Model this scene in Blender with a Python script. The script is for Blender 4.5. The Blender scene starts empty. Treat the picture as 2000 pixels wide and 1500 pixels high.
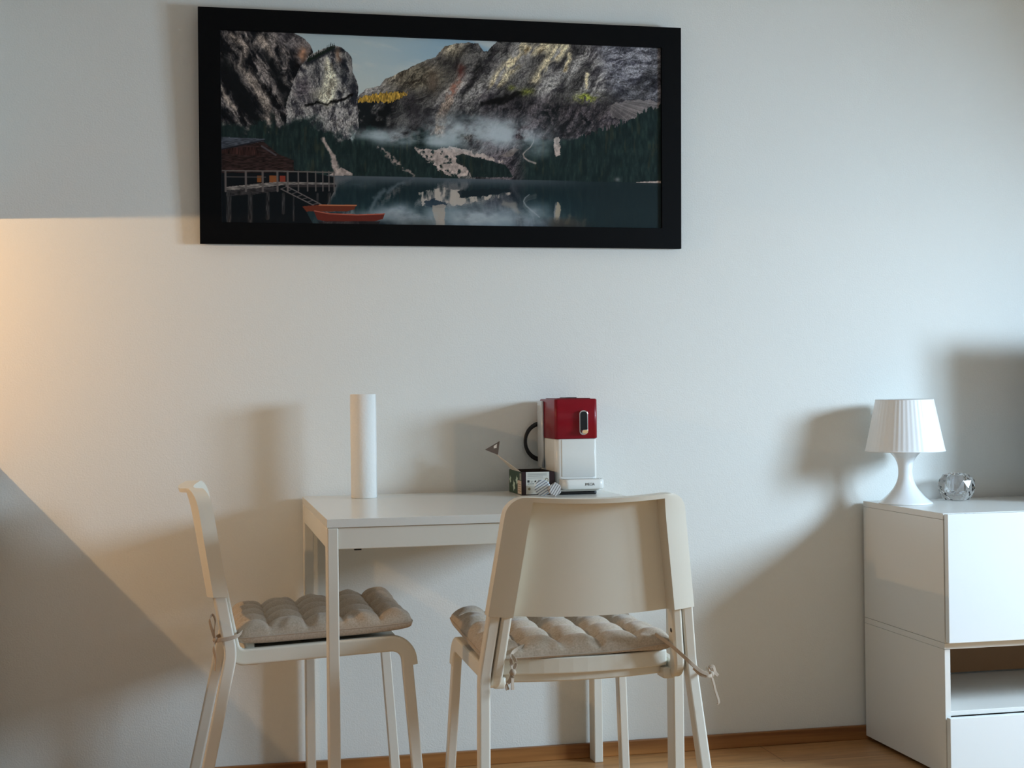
import bpy, bmesh, math, random
import numpy as np
from mathutils import Vector, Matrix
PI = math.pi
random.seed(4)
S = bpy.context.scene
COL = S.collection

# ---------------------------------------------------------------- camera
cam_d = bpy.data.cameras.new('camera'); cam = bpy.data.objects.new('camera', cam_d); COL.objects.link(cam)
S.camera = cam
F_PX = 2840.06
cam_d.sensor_fit = 'HORIZONTAL'; cam_d.sensor_width = 36.0; cam_d.lens = F_PX / 2000.0 * 36.0
cam_d.clip_start = 0.05; cam_d.clip_end = 60
yaw, pitch, roll = [math.radians(a) for a in (-12.2833, 0.2939, -0.6865)]
Fw = Vector((-math.sin(yaw) * math.cos(pitch), math.cos(yaw) * math.cos(pitch), math.sin(pitch)))
Rt = Vector((math.cos(yaw), math.sin(yaw), 0)); Up = Rt.cross(Fw)
R2 = Rt * math.cos(roll) + Up * math.sin(roll); U2 = -Rt * math.sin(roll) + Up * math.cos(roll)
M = Matrix((R2, U2, -Fw)).transposed().to_4x4(); M.translation = Vector((-0.2465, -3.8799, 1.0096))
cam.matrix_world = M

# ---------------------------------------------------------------- exposure, world
S.view_settings.view_transform = 'Standard'; S.view_settings.look = 'None'
S.view_settings.exposure = 0.33; S.view_settings.gamma = 1.0; S.view_settings.use_curve_mapping = False
W = bpy.data.worlds.new('world'); S.world = W; W.use_nodes = True
bg = W.node_tree.nodes['Background']; bg.inputs[0].default_value = (0.62, 0.8, 1.0, 1); bg.inputs[1].default_value = 0.25

# ---------------------------------------------------------------- lights of the place, and an added fill
def area(name, loc, target, sx, sy, power, color, spread=180):
    d = bpy.data.lights.new(name, 'AREA'); d.shape = 'RECTANGLE'; d.size = sx; d.size_y = sy
    d.energy = power; d.color = color; d.spread = math.radians(spread)
    o = bpy.data.objects.new(name, d); COL.objects.link(o); o.location = loc
    o.rotation_euler = (Vector(target) - Vector(loc)).to_track_quat('-Z', 'Y').to_euler()
    return o
ROOM_X0, ROOM_X1, ROOM_Y0, ROOM_H = -2.9, 3.1, -5.2, 2.55
# daylight in the opening of the balcony window in the right wall
WY0, WY1, WZ0, WZ1 = -2.08, -1.22, 1.08, 1.64
for wy, pw in ((-1.42, 44), (-1.88, 36)):      # the two panes of that window
    area('daylight_pane', (ROOM_X1 + .02, wy, (WZ0 + WZ1) / 2), (ROOM_X1 - 1, wy, (WZ0 + WZ1) / 2 - .85), .36, WZ1 - WZ0, pw, (0.58, 0.79, 1.0), 168)
# added weak fill light, set in an opening of the wall behind the camera
VX0, VX1, VZ0, VZ1 = 0.6, 2.6, 0.9, 2.2
area('rear_fill_light', ((VX0 + VX1) / 2, ROOM_Y0 - .02, (VZ0 + VZ1) / 2), ((VX0 + VX1) / 2, 0, (VZ0 + VZ1) / 2), VX1 - VX0, VZ1 - VZ0, 3, (1.0, 0.93, 0.82))
# warm strip below the kitchen wall cupboard on the left
ld = bpy.data.lights.new('cupboard_light', 'POINT'); ld.energy = 19.5; ld.color = (1.0, 0.61, 0.29); ld.shadow_soft_size = .009
lo = bpy.data.objects.new('cupboard_light', ld); COL.objects.link(lo); lo.location = (-1.30, -0.62, 1.4495)

# ---------------------------------------------------------------- materials
def lin(c):
    return tuple(((v / 255.) / 12.92 if v / 255. <= .04045 else ((v / 255. + .055) / 1.055) ** 2.4) for v in c)
def mat(name, rgb, rough=.5, metal=0, spec=.5, coat=0, trans=0, ior=1.45, sheen=0, sss=0):
    m = bpy.data.materials.new(name); m.use_nodes = True
    b = m.node_tree.nodes['Principled BSDF']
    b.inputs['Base Color'].default_value = (*lin(rgb), 1); b.inputs['Roughness'].default_value = rough
    b.inputs['Metallic'].default_value = metal; b.inputs['Specular IOR Level'].default_value = spec
    b.inputs['Coat Weight'].default_value = coat; b.inputs['Coat Roughness'].default_value = .05
    b.inputs['Transmission Weight'].default_value = trans; b.inputs['IOR'].default_value = ior
    b.inputs['Sheen Weight'].default_value = sheen
    return m
def N(m, t, **k):
    n = m.node_tree.nodes.new(t)
    for a, v in k.items(): setattr(n, a, v)
    return n
def L(m, a, b): m.node_tree.links.new(a, b)
def noise_bump(m, scale, strength, dist, detail=4, stretch=None, second=None):
    b = m.node_tree.nodes['Principled BSDF']
    tc = N(m, 'ShaderNodeTexCoord'); mp = N(m, 'ShaderNodeMapping'); L(m, tc.outputs['Object'], mp.inputs[0])
    if stretch: mp.inputs['Scale'].default_value = stretch
    n = N(m, 'ShaderNodeTexNoise'); n.inputs['Scale'].default_value = scale; n.inputs['Detail'].default_value = detail
    L(m, mp.outputs[0], n.inputs['Vector'])
    h = n.outputs['Fac']
    if second:
        n2 = N(m, 'ShaderNodeTexNoise'); n2.inputs['Scale'].default_value = second[0]; n2.inputs['Detail'].default_value = 2
        L(m, mp.outputs[0], n2.inputs['Vector'])
        ma = N(m, 'ShaderNodeMath', operation='MULTIPLY_ADD'); L(m, n2.outputs['Fac'], ma.inputs[0]); ma.inputs[1].default_value = second[1]; L(m, h, ma.inputs[2]); h = ma.outputs[0]
    bp = N(m, 'ShaderNodeBump'); bp.inputs['Strength'].default_value = strength; bp.inputs['Distance'].default_value = dist
    L(m, h, bp.inputs['Height']); L(m, bp.outputs[0], b.inputs['Normal'])
    return n, mp
def color_noise(m, c0, c1, scale, stretch=None, lo=.35, hi=.65, detail=4):
    b = m.node_tree.nodes['Principled BSDF']
    tc = N(m, 'ShaderNodeTexCoord'); mp = N(m, 'ShaderNodeMapping'); L(m, tc.outputs['Object'], mp.inputs[0])
    if stretch: mp.inputs['Scale'].default_value = stretch
    n = N(m, 'ShaderNodeTexNoise'); n.inputs['Scale'].default_value = scale; n.inputs['Detail'].default_value = detail
    L(m, mp.outputs[0], n.inputs['Vector'])
    r = N(m, 'ShaderNodeValToRGB'); r.color_ramp.elements[0].position = lo; r.color_ramp.elements[1].position = hi
    r.color_ramp.elements[0].color = (*lin(c0), 1); r.color_ramp.elements[1].color = (*lin(c1), 1)
    L(m, n.outputs['Fac'], r.inputs[0]); L(m, r.outputs[0], b.inputs['Base Color'])
    return n, r

M_wall = mat('wall_paint', (230, 230, 224), .9, spec=.25)
noise_bump(M_wall, 230, .6, .0010, 3, second=(45, .5))
M_ceil = mat('ceiling_paint', (235, 234, 230), .9, spec=.2)
M_board = mat('oak_skirting', (140, 84, 42), .42)
color_noise(M_board, (124, 78, 38), (180, 122, 66), 14, stretch=(.12, 1, 3.0), lo=.3, hi=.7, detail=8)
M_white = mat('white_lacquer_steel', (226, 221, 208), .38)
M_shell = mat('white_plastic', (226, 221, 206), .42)
noise_bump(M_shell, 900, .08, .0004, 1)
M_top = mat('white_melamine', (228, 226, 218), .2)
noise_bump(M_top, 700, .06, .0004, 1)
M_gloss = mat('white_gloss', (232, 236, 236), .12, coat=.5)
M_cab = mat('white_foil', (228, 226, 220), .22)
M_inner = mat('brown_board', (150, 112, 78), .6)
M_gap = mat('dark_gap', (30, 27, 24), .8)
M_black = mat('black_frame_lacquer', (5, 6, 8), .5, spec=.12)
M_blackpl = mat('black_plastic', (14, 14, 15), .35)
M_cushion = mat('taupe_cotton', (184, 168, 148), .92, spec=.15, sheen=.35)
color_noise(M_cushion, (174, 158, 138), (198, 183, 164), 260, lo=.3, hi=.7, detail=3)
noise_bump(M_cushion, 900, .35, .0006, 2)
M_tie = mat('taupe_ribbon', (184, 168, 150), .9, spec=.15)
M_paper = mat('kitchen_paper', (238, 236, 230), .95, spec=.1)
noise_bump(M_paper, 160, .6, .0012, 2)
M_core = mat('card_core', (150, 120, 88), .9)
M_red = mat('red_gloss', (128, 0, 20), .34, spec=.3, coat=.12)
M_machine = mat('cream_white_plastic', (232, 231, 224), .24, coat=.2)
M_panel = mat('pale_grey_plastic', (224, 223, 216), .25, coat=.3)
M_tank = mat('smoky_clear_tank', (196, 202, 206), .15, coat=.3)
M_chrome = mat('chrome', (220, 222, 224), .12, metal=1)
M_dial = mat('black_glass', (8, 18, 24), .08, coat=.5)
M_text = mat('grey_print', (74, 76, 76), .5)
M_shade = mat('white_lamp_plastic', (240, 242, 242), .4)
M_base = mat('white_lamp_gloss', (240, 242, 242), .12, coat=.5)
M_glass = mat('clear_glass', (250, 250, 252), .02, trans=1, ior=1.5)
M_green = mat('green_card', (40, 66, 46), .5); M_flower = mat('pale_flower_print', (186, 208, 190), .5)
M_maroon = mat('maroon_card', (34, 6, 10), .4); M_label = mat('pale_label', (206, 204, 192), .5)
M_cream = mat('cream_label', (206, 188, 170), .5); M_ink = mat('dark_ink', (40, 42, 40), .6)
M_inkl = mat('grey_ink', (140, 140, 132), .6); M_gold = mat('ochre_seal', (140, 126, 92), .6)
M_inside = mat('box_inside', (46, 40, 36), .9); M_card = mat('pale_card', (214, 204, 190), .7)
M_flap = mat('brown_print', (92, 78, 68), .6)
M_kit = mat('kitchen_front', (214, 210, 202), .5); M_work = mat('worktop', (150, 120, 92), .45)
M_tv = mat('tv_black', (12, 13, 16), .2)
M_led = mat('lamp_housing', (210, 208, 204), .5)

# oak floor: planks from a brick pattern in the material
M_floor = mat('oak_floor', (170, 120, 76), .32)
def _floor():
    m = M_floor; b = m.node_tree.nodes['Principled BSDF']
    tc = N(m, 'ShaderNodeTexCoord'); mp = N(m, 'ShaderNodeMapping'); L(m, tc.outputs['Object'], mp.inputs[0])
    br = N(m, 'ShaderNodeTexBrick'); L(m, mp.outputs[0], br.inputs['Vector'])
    br.inputs['Scale'].default_value = 1.0; br.inputs['Brick Width'].default_value = 1.3; br.inputs['Row Height'].default_value = .19
    br.inputs['Mortar Size'].default_value = .0012; br.inputs['Mortar Smooth'].default_value = .3; br.inputs['Bias'].default_value = 0
    br.inputs['Color1'].default_value = (*lin((190, 142, 92)), 1); br.inputs['Color2'].default_value = (*lin((206, 160, 110)), 1)
    br.inputs['Mortar'].default_value = (*lin((90, 58, 34)), 1)
    mp2 = N(m, 'ShaderNodeMapping'); mp2.inputs['Scale'].default_value = (.8, 9, 9); L(m, tc.outputs['Object'], mp2.inputs[0])
    n = N(m, 'ShaderNodeTexNoise'); n.inputs['Scale'].default_value = 5; n.inputs['Detail'].default_value = 9; n.inputs['Distortion'].default_value = .8
    L(m, mp2.outputs[0], n.inputs['Vector'])
    r = N(m, 'ShaderNodeValToRGB'); r.color_ramp.elements[0].position = .3; r.color_ramp.elements[1].position = .7
    r.color_ramp.elements[0].color = (.62, .58, .54, 1); r.color_ramp.elements[1].color = (1.05, 1.02, 1, 1); L(m, n.outputs['Fac'], r.inputs[0])
    mx = N(m, 'ShaderNodeMix', data_type='RGBA', blend_type='MULTIPLY'); mx.inputs['Factor'].default_value = 1
    L(m, br.outputs['Color'], mx.inputs['A']); L(m, r.outputs[0], mx.inputs['B']); L(m, mx.outputs['Result'], b.inputs['Base Color'])
_floor()

# ---------------------------------------------------------------- mesh helpers
class MB:
    def __init__(s): s.v = []; s.f = []; s.mi = []; s.sm = []
    def add(s, vs, fs, mi=0, smooth=False):
        o = len(s.v); s.v += [tuple(map(float, p)) for p in vs]
        for f in fs: s.f.append(tuple(i + o for i in f)); s.mi.append(mi); s.sm.append(smooth)
        return s
    def box(s, x0, x1, y0, y1, z0, z1, mi=0):
        v = [(x, y, z) for x in (x0, x1) for y in (y0, y1) for z in (z0, z1)]
        return s.add(v, [(0, 1, 3, 2), (4, 6, 7, 5), (0, 4, 5, 1), (2, 3, 7, 6), (0, 2, 6, 4), (1, 5, 7, 3)], mi)
    def rbox(s, x0, x1, y0, y1, z0, z1, r, mi=0, seg=6, corners=(1, 1, 1, 1), e=.0015):
        """box with vertical edges rounded by r and small chamfers e above and below"""
        pts = []
        for k, (cx, cy, a) in enumerate(((x1, y1, 0), (x0, y1, 90), (x0, y0, 180), (x1, y0, 270))):
            rr = r if corners[k] else .0008
            ox = cx - rr if cx == x1 else cx + rr; oy = cy - rr if cy == y1 else cy + rr
            for i in range(seg + 1):
                t = math.radians(a + 90 * i / seg); pts.append((ox + rr * math.cos(t), oy + rr * math.sin(t)))
        mx, my = (x0 + x1) / 2, (y0 + y1) / 2; n = len(pts); vs = []
        for z, k in ((z0, 1), (z0 + e, 0), (z1 - e, 0), (z1, 1)):
            for (x, y) in pts:
                dx, dy = x - mx, y - my
                vs.append((x - math.copysign(min(e * k, abs(dx)), dx), y - math.copysign(min(e * k, abs(dy)), dy), z))
        fs = []
        for j in range(3):
            for i in range(n): fs.append((j * n + i, j * n + (i + 1) % n, (j + 1) * n + (i + 1) % n, (j + 1) * n + i))
        s.add(vs, fs, mi, True); o = len(s.v) - 4 * n
        s.f.append(tuple(o + i for i in reversed(range(n)))); s.mi.append(mi); s.sm.append(False)
        s.f.append(tuple(o + 3 * n + i for i in range(n))); s.mi.append(mi); s.sm.append(False)
        return s
    def sweep(s, path, prof, side=None, mi=0, smooth=False, closed=False, caps=True):
        """profile [(a, b)...] swept along path; a runs along `side`, b along the cross of tangent and side"""
        P = [Vector(p) for p in path]; n = len(P); m = len(prof); vs = []
        for i in range(n):
            if closed: t = (P[(i + 1) % n] - P[i - 1]).normalized()
            elif i == 0: t = (P[1] - P[0]).normalized()
            elif i == n - 1: t = (P[-1] - P[-2]).normalized()
            else: t = ((P[i + 1] - P[i]).normalized() + (P[i] - P[i - 1]).normalized()).normalized()
            sd = Vector(side) if side is not None and not callable(side) else (side(i) if callable(side) else Vector((0, 0, 1)) if abs(t.z) < .9 else Vector((1, 0, 0)))
            a = (sd - t * sd.dot(t)).normalized(); b = t.cross(a)
            k = 1.0
            if 0 < i < n - 1 and not closed:
                c = (P[i + 1] - P[i]).normalized().dot((P[i] - P[i - 1]).normalized()); k = 1 / max(.5, math.sqrt(max(0, (1 + c) / 2)))
            q = prof[i] if isinstance(prof[0], list) else prof
            m = len(q)
            for (u, w) in q: vs.append(P[i] + a * u + b * (w * k))
        fs = []
        for i in range(n if closed else n - 1):
            j = (i + 1) % n
            for k in range(m): fs.append((i * m + k, i * m + (k + 1) % m, j * m + (k + 1) % m, j * m + k))
        s.add(vs, fs, mi, smooth)
        if caps and not closed:
            o = len(s.v) - n * m
            s.f.append(tuple(o + k for k in reversed(range(m)))); s.f.append(tuple(o + (n - 1) * m + k for k in range(m)))
            s.mi += [mi, mi]; s.sm += [False, False]
        return s
    def lathe(s, prof, cx, cy, seg=48, mi=0, smooth=True, rib=0, ribn=0):
        vs = []; n = len(prof)
        for i in range(seg):
            a = 2 * PI * i / seg
            for (r, z) in prof:
                rr = r + (rib * math.cos(a * ribn) if r > 1e-6 else 0)
                vs.append((cx + rr * math.cos(a), cy + rr * math.sin(a), z))
        fs = []
        for i in range(seg):
            j = (i + 1) % seg
            for k in range(n - 1): fs.append((i * n + k, j * n + k, j * n + k + 1, i * n + k + 1))
        return s.add(vs, fs, mi, smooth)
    def quad(s, pts, mi=0): return s.add(pts, [tuple(range(len(pts)))], mi)
    def slab(s, pts, nrm, t, mi=0):
        """flat polygon given its own thickness t along nrm"""
        n = len(pts); q = [Vector(p) + Vector(nrm) * t for p in pts]
        return s.add([Vector(p) for p in pts] + q, [tuple(reversed(range(n))), tuple(range(n, 2 * n))] + [(i, (i + 1) % n, n + (i + 1) % n, n + i) for i in range(n)], mi)
    def build(s, name, mats, parent=None, bevel=0, bseg=2, fix=True, merge=True):
        me = bpy.data.meshes.new(name); me.from_pydata(s.v, [], s.f)
        for p, i, k in zip(me.polygons, s.mi, s.sm): p.material_index = i; p.use_smooth = k
        for m in (mats if isinstance(mats, (list, tuple)) else [mats]): me.materials.append(m)
        if fix:
            bm = bmesh.new(); bm.from_mesh(me)
            if merge: bmesh.ops.remove_doubles(bm, verts=bm.verts, dist=1e-6)
            bmesh.ops.recalc_face_normals(bm, faces=bm.faces); bm.to_mesh(me); bm.free()
        me.update()
        o = bpy.data.objects.new(name, me); COL.objects.link(o)
        if parent is not None: o.parent = parent
        if bevel:
            b = o.modifiers.new('bevel', 'BEVEL'); b.width = bevel; b.segments = bseg; b.limit_method = 'ANGLE'; b.angle_limit = math.radians(40)
            b.harden_normals = False
        return o
def rr(w, h, r, seg=3):
    """rounded rectangle profile"""
    p = []
    for cx, cy, a in ((w / 2 - r, h / 2 - r, 0), (-w / 2 + r, h / 2 - r, 90), (-w / 2 + r, -h / 2 + r, 180), (w / 2 - r, -h / 2 + r, 270)):
        for i in range(seg + 1):
            t = math.radians(a + 90 * i / seg); p.append((cx + r * math.cos(t), cy + r * math.sin(t)))
    return p
def circ(r, n=10): return [(r * math.cos(2 * PI * i / n), r * math.sin(2 * PI * i / n)) for i in range(n)]
def arc_path(pts, rad, seg=7):
    """polyline with rounded inner corners"""
    P = [Vector(p) for p in pts]; out = [P[0]]
    for i in range(1, len(P) - 1):
        r = rad[i - 1] if isinstance(rad, (list, tuple)) else rad
        a = (P[i - 1] - P[i]).normalized(); b = (P[i + 1] - P[i]).normalized()
        ang = math.acos(max(-1, min(1, a.dot(b)))); d = r / math.tan(ang / 2)
        p0 = P[i] + a * d; p1 = P[i] + b * d; c = P[i] + (a + b).normalized() * (r / math.sin(ang / 2))
        v0 = p0 - c; v1 = p1 - c; w = v0.angle(v1)
        for k in range(seg + 1):
            t = k / seg; out.append(c + (v0 * math.sin((1 - t) * w) + v1 * math.sin(t * w)) / math.sin(w))
    out.append(P[-1]); return out
def smooth_path(pts, n=6):
    P = [Vector(p) for p in pts]; P = [P[0] * 2 - P[1]] + P + [P[-1] * 2 - P[-2]]; out = []
    for i in range(1, len(P) - 2):
        for k in range(n):
            t = k / n; a, b, c, d = P[i - 1:i + 3]
            out.append(.5 * ((2 * b) + (c - a) * t + (2 * a - 5 * b + 4 * c - d) * t * t + (3 * b - a - 3 * c + d) * t ** 3))
    out.append(P[-2]); return out
def tag(o, label=None, cat=None, group=None, kind=None):
    if label: o['label'] = label
    if cat: o['category'] = cat
    if group: o['group'] = group
    if kind: o['kind'] = kind
    return o
def thing(name, label, cat, loc=(0, 0, 0), rz=0, group=None):
    o = bpy.data.objects.new(name, None); COL.objects.link(o); o.location = loc; o.rotation_euler = (0, 0, rz)
    o.empty_display_size = .05
    return tag(o, label, cat, group)
def text_mesh(txt, size, ext, m, name, parent, loc, rot, font_sx=1.0, bold=.0):
    cu = bpy.data.curves.new(name, 'FONT'); cu.body = txt; cu.size = size; cu.extrude = ext; cu.align_x = 'CENTER'; cu.align_y = 'CENTER'; cu.offset = bold
    t = bpy.data.objects.new(name + '_tmp', cu); COL.objects.link(t)
    dg = bpy.context.evaluated_depsgraph_get(); me = bpy.data.meshes.new_from_object(t.evaluated_get(dg))
    bpy.data.objects.remove(t); me.name = name; me.materials.clear(); me.materials.append(m)
    o = bpy.data.objects.new(name, me); COL.objects.link(o); o.parent = parent
    o.location = loc; o.rotation_euler = rot; o.scale = (font_sx, 1, 1)
    return o
# ---------------------------------------------------------------- landscape print, painted as colours per vertex
def paint_print(U, V):
    """U, V: picture plane coordinates (a sheet about 862 x 388 units). Returns sRGB-like colours 0..255."""
    rs = np.random.RandomState(11)
    T = rs.rand(256, 256)
    def vn(x, y):
        xi = np.floor(x).astype(int); yi = np.floor(y).astype(int)
        fx = x - xi; fy = y - yi
        fx = fx * fx * (3 - 2 * fx); fy = fy * fy * (3 - 2 * fy)
        a = T[xi & 255, yi & 255]; b = T[(xi + 1) & 255, yi & 255]
        c = T[xi & 255, (yi + 1) & 255]; d = T[(xi + 1) & 255, (yi + 1) & 255]
        return (a * (1 - fx) + b * fx) * (1 - fy) + (c * (1 - fx) + d * fx) * fy
    def fbm(x, y, s, o=4, g=.55):
        t = 0; a = 1; n = 0
        for i in range(o):
            t = t + a * vn(x / s + 17.3 * i, y / s + 9.1 * i); n += a; a *= g; s *= .5
        return t / n
    def rotc(x, y, deg, stretch):
        r = math.radians(deg); c, s = math.cos(r), math.sin(r)
        return (x * c + y * s) / stretch, -x * s + y * c
    def ss(a, b, x):
        t = np.clip((x - a) / (b - a), 0, 1); return t * t * (3 - 2 * t)
    def inside(P, x, y):
        m = np.zeros(x.shape, bool); n = len(P)
        for i in range(n):
            x0, y0 = P[i]; x1, y1 = P[(i + 1) % n]
            if y0 == y1: continue
            c = ((y0 > y) != (y1 > y)) & (x < (x1 - x0) * (y - y0) / (y1 - y0) + x0)
            m ^= c
        return m
    def band(pts, x, y, w, soft=1.0):
        d = np.full(x.shape, 1e9)
        for i in range(len(pts) - 1):
            x0, y0 = pts[i][:2]; x1, y1 = pts[i + 1][:2]
            w0 = pts[i][2] if len(pts[i]) > 2 else w; w1 = pts[i + 1][2] if len(pts[i + 1]) > 2 else w
            L = (x1 - x0) ** 2 + (y1 - y0) ** 2 + 1e-9
            t = np.clip(((x - x0) * (x1 - x0) + (y - y0) * (y1 - y0)) / L, 0, 1)
            dd = np.hypot(x - x0 - t * (x1 - x0), y - y0 - t * (y1 - y0)) - (w0 + (w1 - w0) * t)
            d = np.minimum(d, dd)
        return 1 - ss(-soft, soft, d)
    def col(*c): return np.array(c, float)[None, None, :]
    def mix(A, B, m): return A * (1 - m[..., None]) + B * m[..., None]
    def blob(cx, cy, rx, ry, x, y, p=1.0): return np.exp(-(((x - cx) / rx) ** 2 + ((y - cy) / ry) ** 2) * p)

    def land(x, y):
        jx = (fbm(x + 50, y, 9, 4) - .5) * 9; jy = (fbm(x, y + 70, 9, 4) - .5) * 9
        px, py = x + jx, y + jy
        # sky
        sky = col(124, 152, 168) + (col(168, 176, 172) - col(124, 152, 168)) * (ss(960, 690, x) * .75 + ss(90, 190, y) * .35)[..., None].clip(0, 1)
        cl = fbm(*rotc(x, y, 14, 5), 26, 4)
        sky = mix(sky, col(186, 184, 176), ss(.45, .75, cl) * .7 * ss(205, 90, y))
        img = sky
        # rock textures
        def rock(deg, st, s, c0, c1, lo=.33, hi=.62, seed=0, fine=.5):
            wx = (fbm(x + seed, y, 26, 3) - .5) * 17; wy = (fbm(x, y + seed, 26, 3) - .5) * 17
            a = fbm(*rotc(x + seed + wx, y - seed + wy, deg, st * .75), s * .85, 6, .68)
            b = fbm(*rotc(x - seed, y + seed, deg + 50, st * .8), s * .45, 3)
            t = ss(lo, hi, a * (1 - fine * .4) + b * fine * .4)
            f = .72 + .56 * vn(x / 1.6 + seed, y / 1.9) * 1
            c = col(*c0) + (col(*c1) - col(*c0)) * t[..., None]
            crack = ss(.0, .07, np.abs(fbm(*rotc(x + 3 * seed + wx, y + wy, deg, st), s * .7, 5, .65) - .5))
            return c * (f * (.6 + .4 * crack))[..., None] * 1.06
        # middle / right massif
        R = [(700, 190), (716, 172), (745, 168), (752, 155), (790, 138), (826, 120), (852, 112), (870, 90), (905, 84), (936, 84), (947, 100), (955, 100), (975, 80), (985, 55), (1320, 70), (1320, 360), (690, 360)]
        m = inside(R, x + jx * .5, y + jy * .5)
        rk = rock(-48, 4.5, 14, (62, 58, 60), (150, 144, 138), seed=3)
        rk = mix(rk, rock(-52, 5, 12, (92, 80, 64), (196, 180, 152), seed=5, lo=.3, hi=.56), np.clip(blob(815, 150, 60, 28, x, y) * 1.3 + blob(885, 95, 25, 20, x, y) + blob(1010, 130, 42, 60, *rotc(x - 1010, y - 130, 0, 1)) * 0, 0, 1))
        sun = band([(1022, 92, 14), (1000, 130, 15), (968, 165, 10)], px, py, 12, 8) + band([(1100, 88, 16), (1078, 118, 12), (1045, 158, 7)], px, py, 10, 8) + band([(1062, 88, 16), (1045, 100, 10)], px, py, 9, 7) + band([(1115, 108, 5), (1106, 140, 3)], px, py, 4, 3) + band([(1148, 145, 4), (1148, 172, 3)], px, py, 4, 3)
        rk = mix(rk, rock(-55, 4, 9, (110, 92, 64), (208, 192, 158), seed=9, lo=.25, hi=.52), np.clip(sun, 0, 1) * ss(.28, .45, fbm(*rotc(x, y, -52, 3), 14, 3)))
        rk = mix(rk, rock(-8, 3.5, 11, (58, 57, 64), (128, 126, 130), seed=21, lo=.25, hi=.62), ss(1150, 1190, x + (y - 90) * -.25))
        rk = mix(rk, rock(-60, 3.5, 12, (44, 41, 46), (126, 114, 116), seed=31), ss(175, 215, y - (x - 1050) * .05) * ss(930, 960, x))
        # dark ledges
        rk = rk * (1 - .75 * band([(945, 202, 4), (985, 196, 8), (1010, 184, 5), (1030, 182, 2)], px, py, 5, 3))[..., None]
        rk = rk * (1 - .5 * band([(940, 120), (925, 160), (905, 190)], px, py, 4, 5))[..., None]
        rk = mix(rk, col(150, 92, 72), np.clip(band([(905, 132, 3), (900, 152, 5), (885, 178, 6), (868, 215, 6)], px, py, 5, 6) * .75, 0, 1) * ss(.25, .6, fbm(x, y, 7, 3)))
        rk = mix(rk, col(118, 58, 52), blob(902, 140, 7, 12, px, py) * .8)
        rk = mix(rk, col(140, 112, 92), blob(848, 160, 10, 22, px, py) * .6)
        rk = mix(rk, rock(90, 4, 8, (128, 108, 96), (196, 172, 152), seed=41, lo=.3, hi=.6), band([(880, 195, 7), (865, 225, 9), (860, 262, 12)], px, py, 7, 4))
        rk = mix(rk, rock(-40, 5, 9, (66, 60, 64), (128, 118, 120), seed=47), band([(800, 195, 14), (815, 232, 16)], px, py, 7, 6) * .7)
        rk = mix(rk, col(26, 30, 32), np.clip(ss(185, 200, y) * ss(775, 745, x) * ss(690, 705, x) + blob(742, 215, 34, 22, x, y) * .8 + blob(905, 232, 34, 14, px, py) * .9 + blob(1060, 215, 26, 9, px, py) * .0, 0, 1) * ss(.3, .6, fbm(x, y, 10, 4) + .12))
        rk = mix(rk, col(26, 30, 32), (blob(1075, 222, 22, 22, px, py) + blob(1150, 232, 16, 14, px, py) + blob(1120, 260, 60, 22, px, py) * .6) * ss(.38, .55, fbm(x, y, 8, 4)))
        img = mix(img, rk, m.astype(float))
        sh = (1 - .8 * np.clip(sun, 0, 1)) * np.clip(.55 * (ss(165, 215, y) * .6 + (1 - ss(.3, .6, fbm(*rotc(x + 200, y, -50, 3.5), 40, 3)))), 0, .6)
        img = img * (1 - (sh * m)[..., None] * .8)
        # yellow larches
        yl = inside([(700, 194), (712, 186), (760, 180), (800, 182), (790, 190), (765, 200), (735, 198), (700, 198)], x + jx * .4, y + (vn(x / 1.5, y * 0) - .5) * 6)
        img = mix(img, col(158, 124, 52) * (.55 + .8 * vn(x / 1.4, y / 4))[..., None], yl * 1.0)
        gl = blob(1146, 192, 20, 8, px, py) * ss(.35, .6, fbm(x, y, 6, 3)) * 1.4 + blob(1030, 180, 12, 7, px, py) * .8 + blob(1002, 172, 7, 5, px, py) * .7
        img = mix(img, col(126, 130, 58) * (.5 + .9 * vn(x / 2.2, y / 2.2))[..., None], np.clip(gl, 0, 1))
        # scree fan at the right
        fan = inside([(1195, 205), (1240, 195), (1290, 200), (1290, 215), (1245, 232), (1215, 236), (1195, 228)], px, py)
        ang = np.arctan2(y - 190, x - 1170)
        img = mix(img, col(120, 112, 108) * (.7 + .6 * vn(ang * 60, x * 0))[..., None], fan * .6)
        # left peaks
        A = [(420, 50), (560, 50), (580, 66), (598, 76), (607, 88), (613, 102), (610, 110), (700, 300), (420, 300)]
        la = rock(58, 4.5, 16, (14, 15, 18), (132, 122, 116), seed=61, lo=.42, hi=.68)
        la = mix(la, rock(60, 4, 9, (70, 64, 60), (176, 160, 146), seed=64, lo=.3, hi=.6), np.clip(band([(450, 66, 4), (480, 90, 7), (470, 130, 4), (500, 165, 9), (520, 200, 10), (528, 240, 7)], px, py, 6, 6) + band([(512, 75, 9), (530, 105, 5)], px, py, 6, 6) + band([(432, 165, 3), (442, 192, 5), (460, 212, 3)], px, py, 5, 4), 0, 1) * .85)
        la = mix(la, rock(40, 3, 9, (54, 50, 52), (120, 112, 110), seed=67), band([(560, 70, 20), (590, 92, 16), (590, 110, 12)], px, py, 14, 8) * .8)
        la = mix(la, col(140, 104, 82) * (.6 + .8 * vn(x / 4, y / 5))[..., None], blob(592, 104, 9, 13, px, py))
        la = mix(la, col(14, 16, 18), blob(470, 175, 22, 30, *rotc(px - 470, py - 175, 0, 1)) * 0 + band([(440, 120, 12), (465, 170, 16), (495, 225, 12)], px, py, 12, 10) * .85 + band([(515, 100, 6), (545, 150, 10), (565, 200, 12)], px, py, 8, 8) * .75)
        img = mix(img, la, inside(A, x + jx * .4, y + jy * .4).astype(float))
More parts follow.
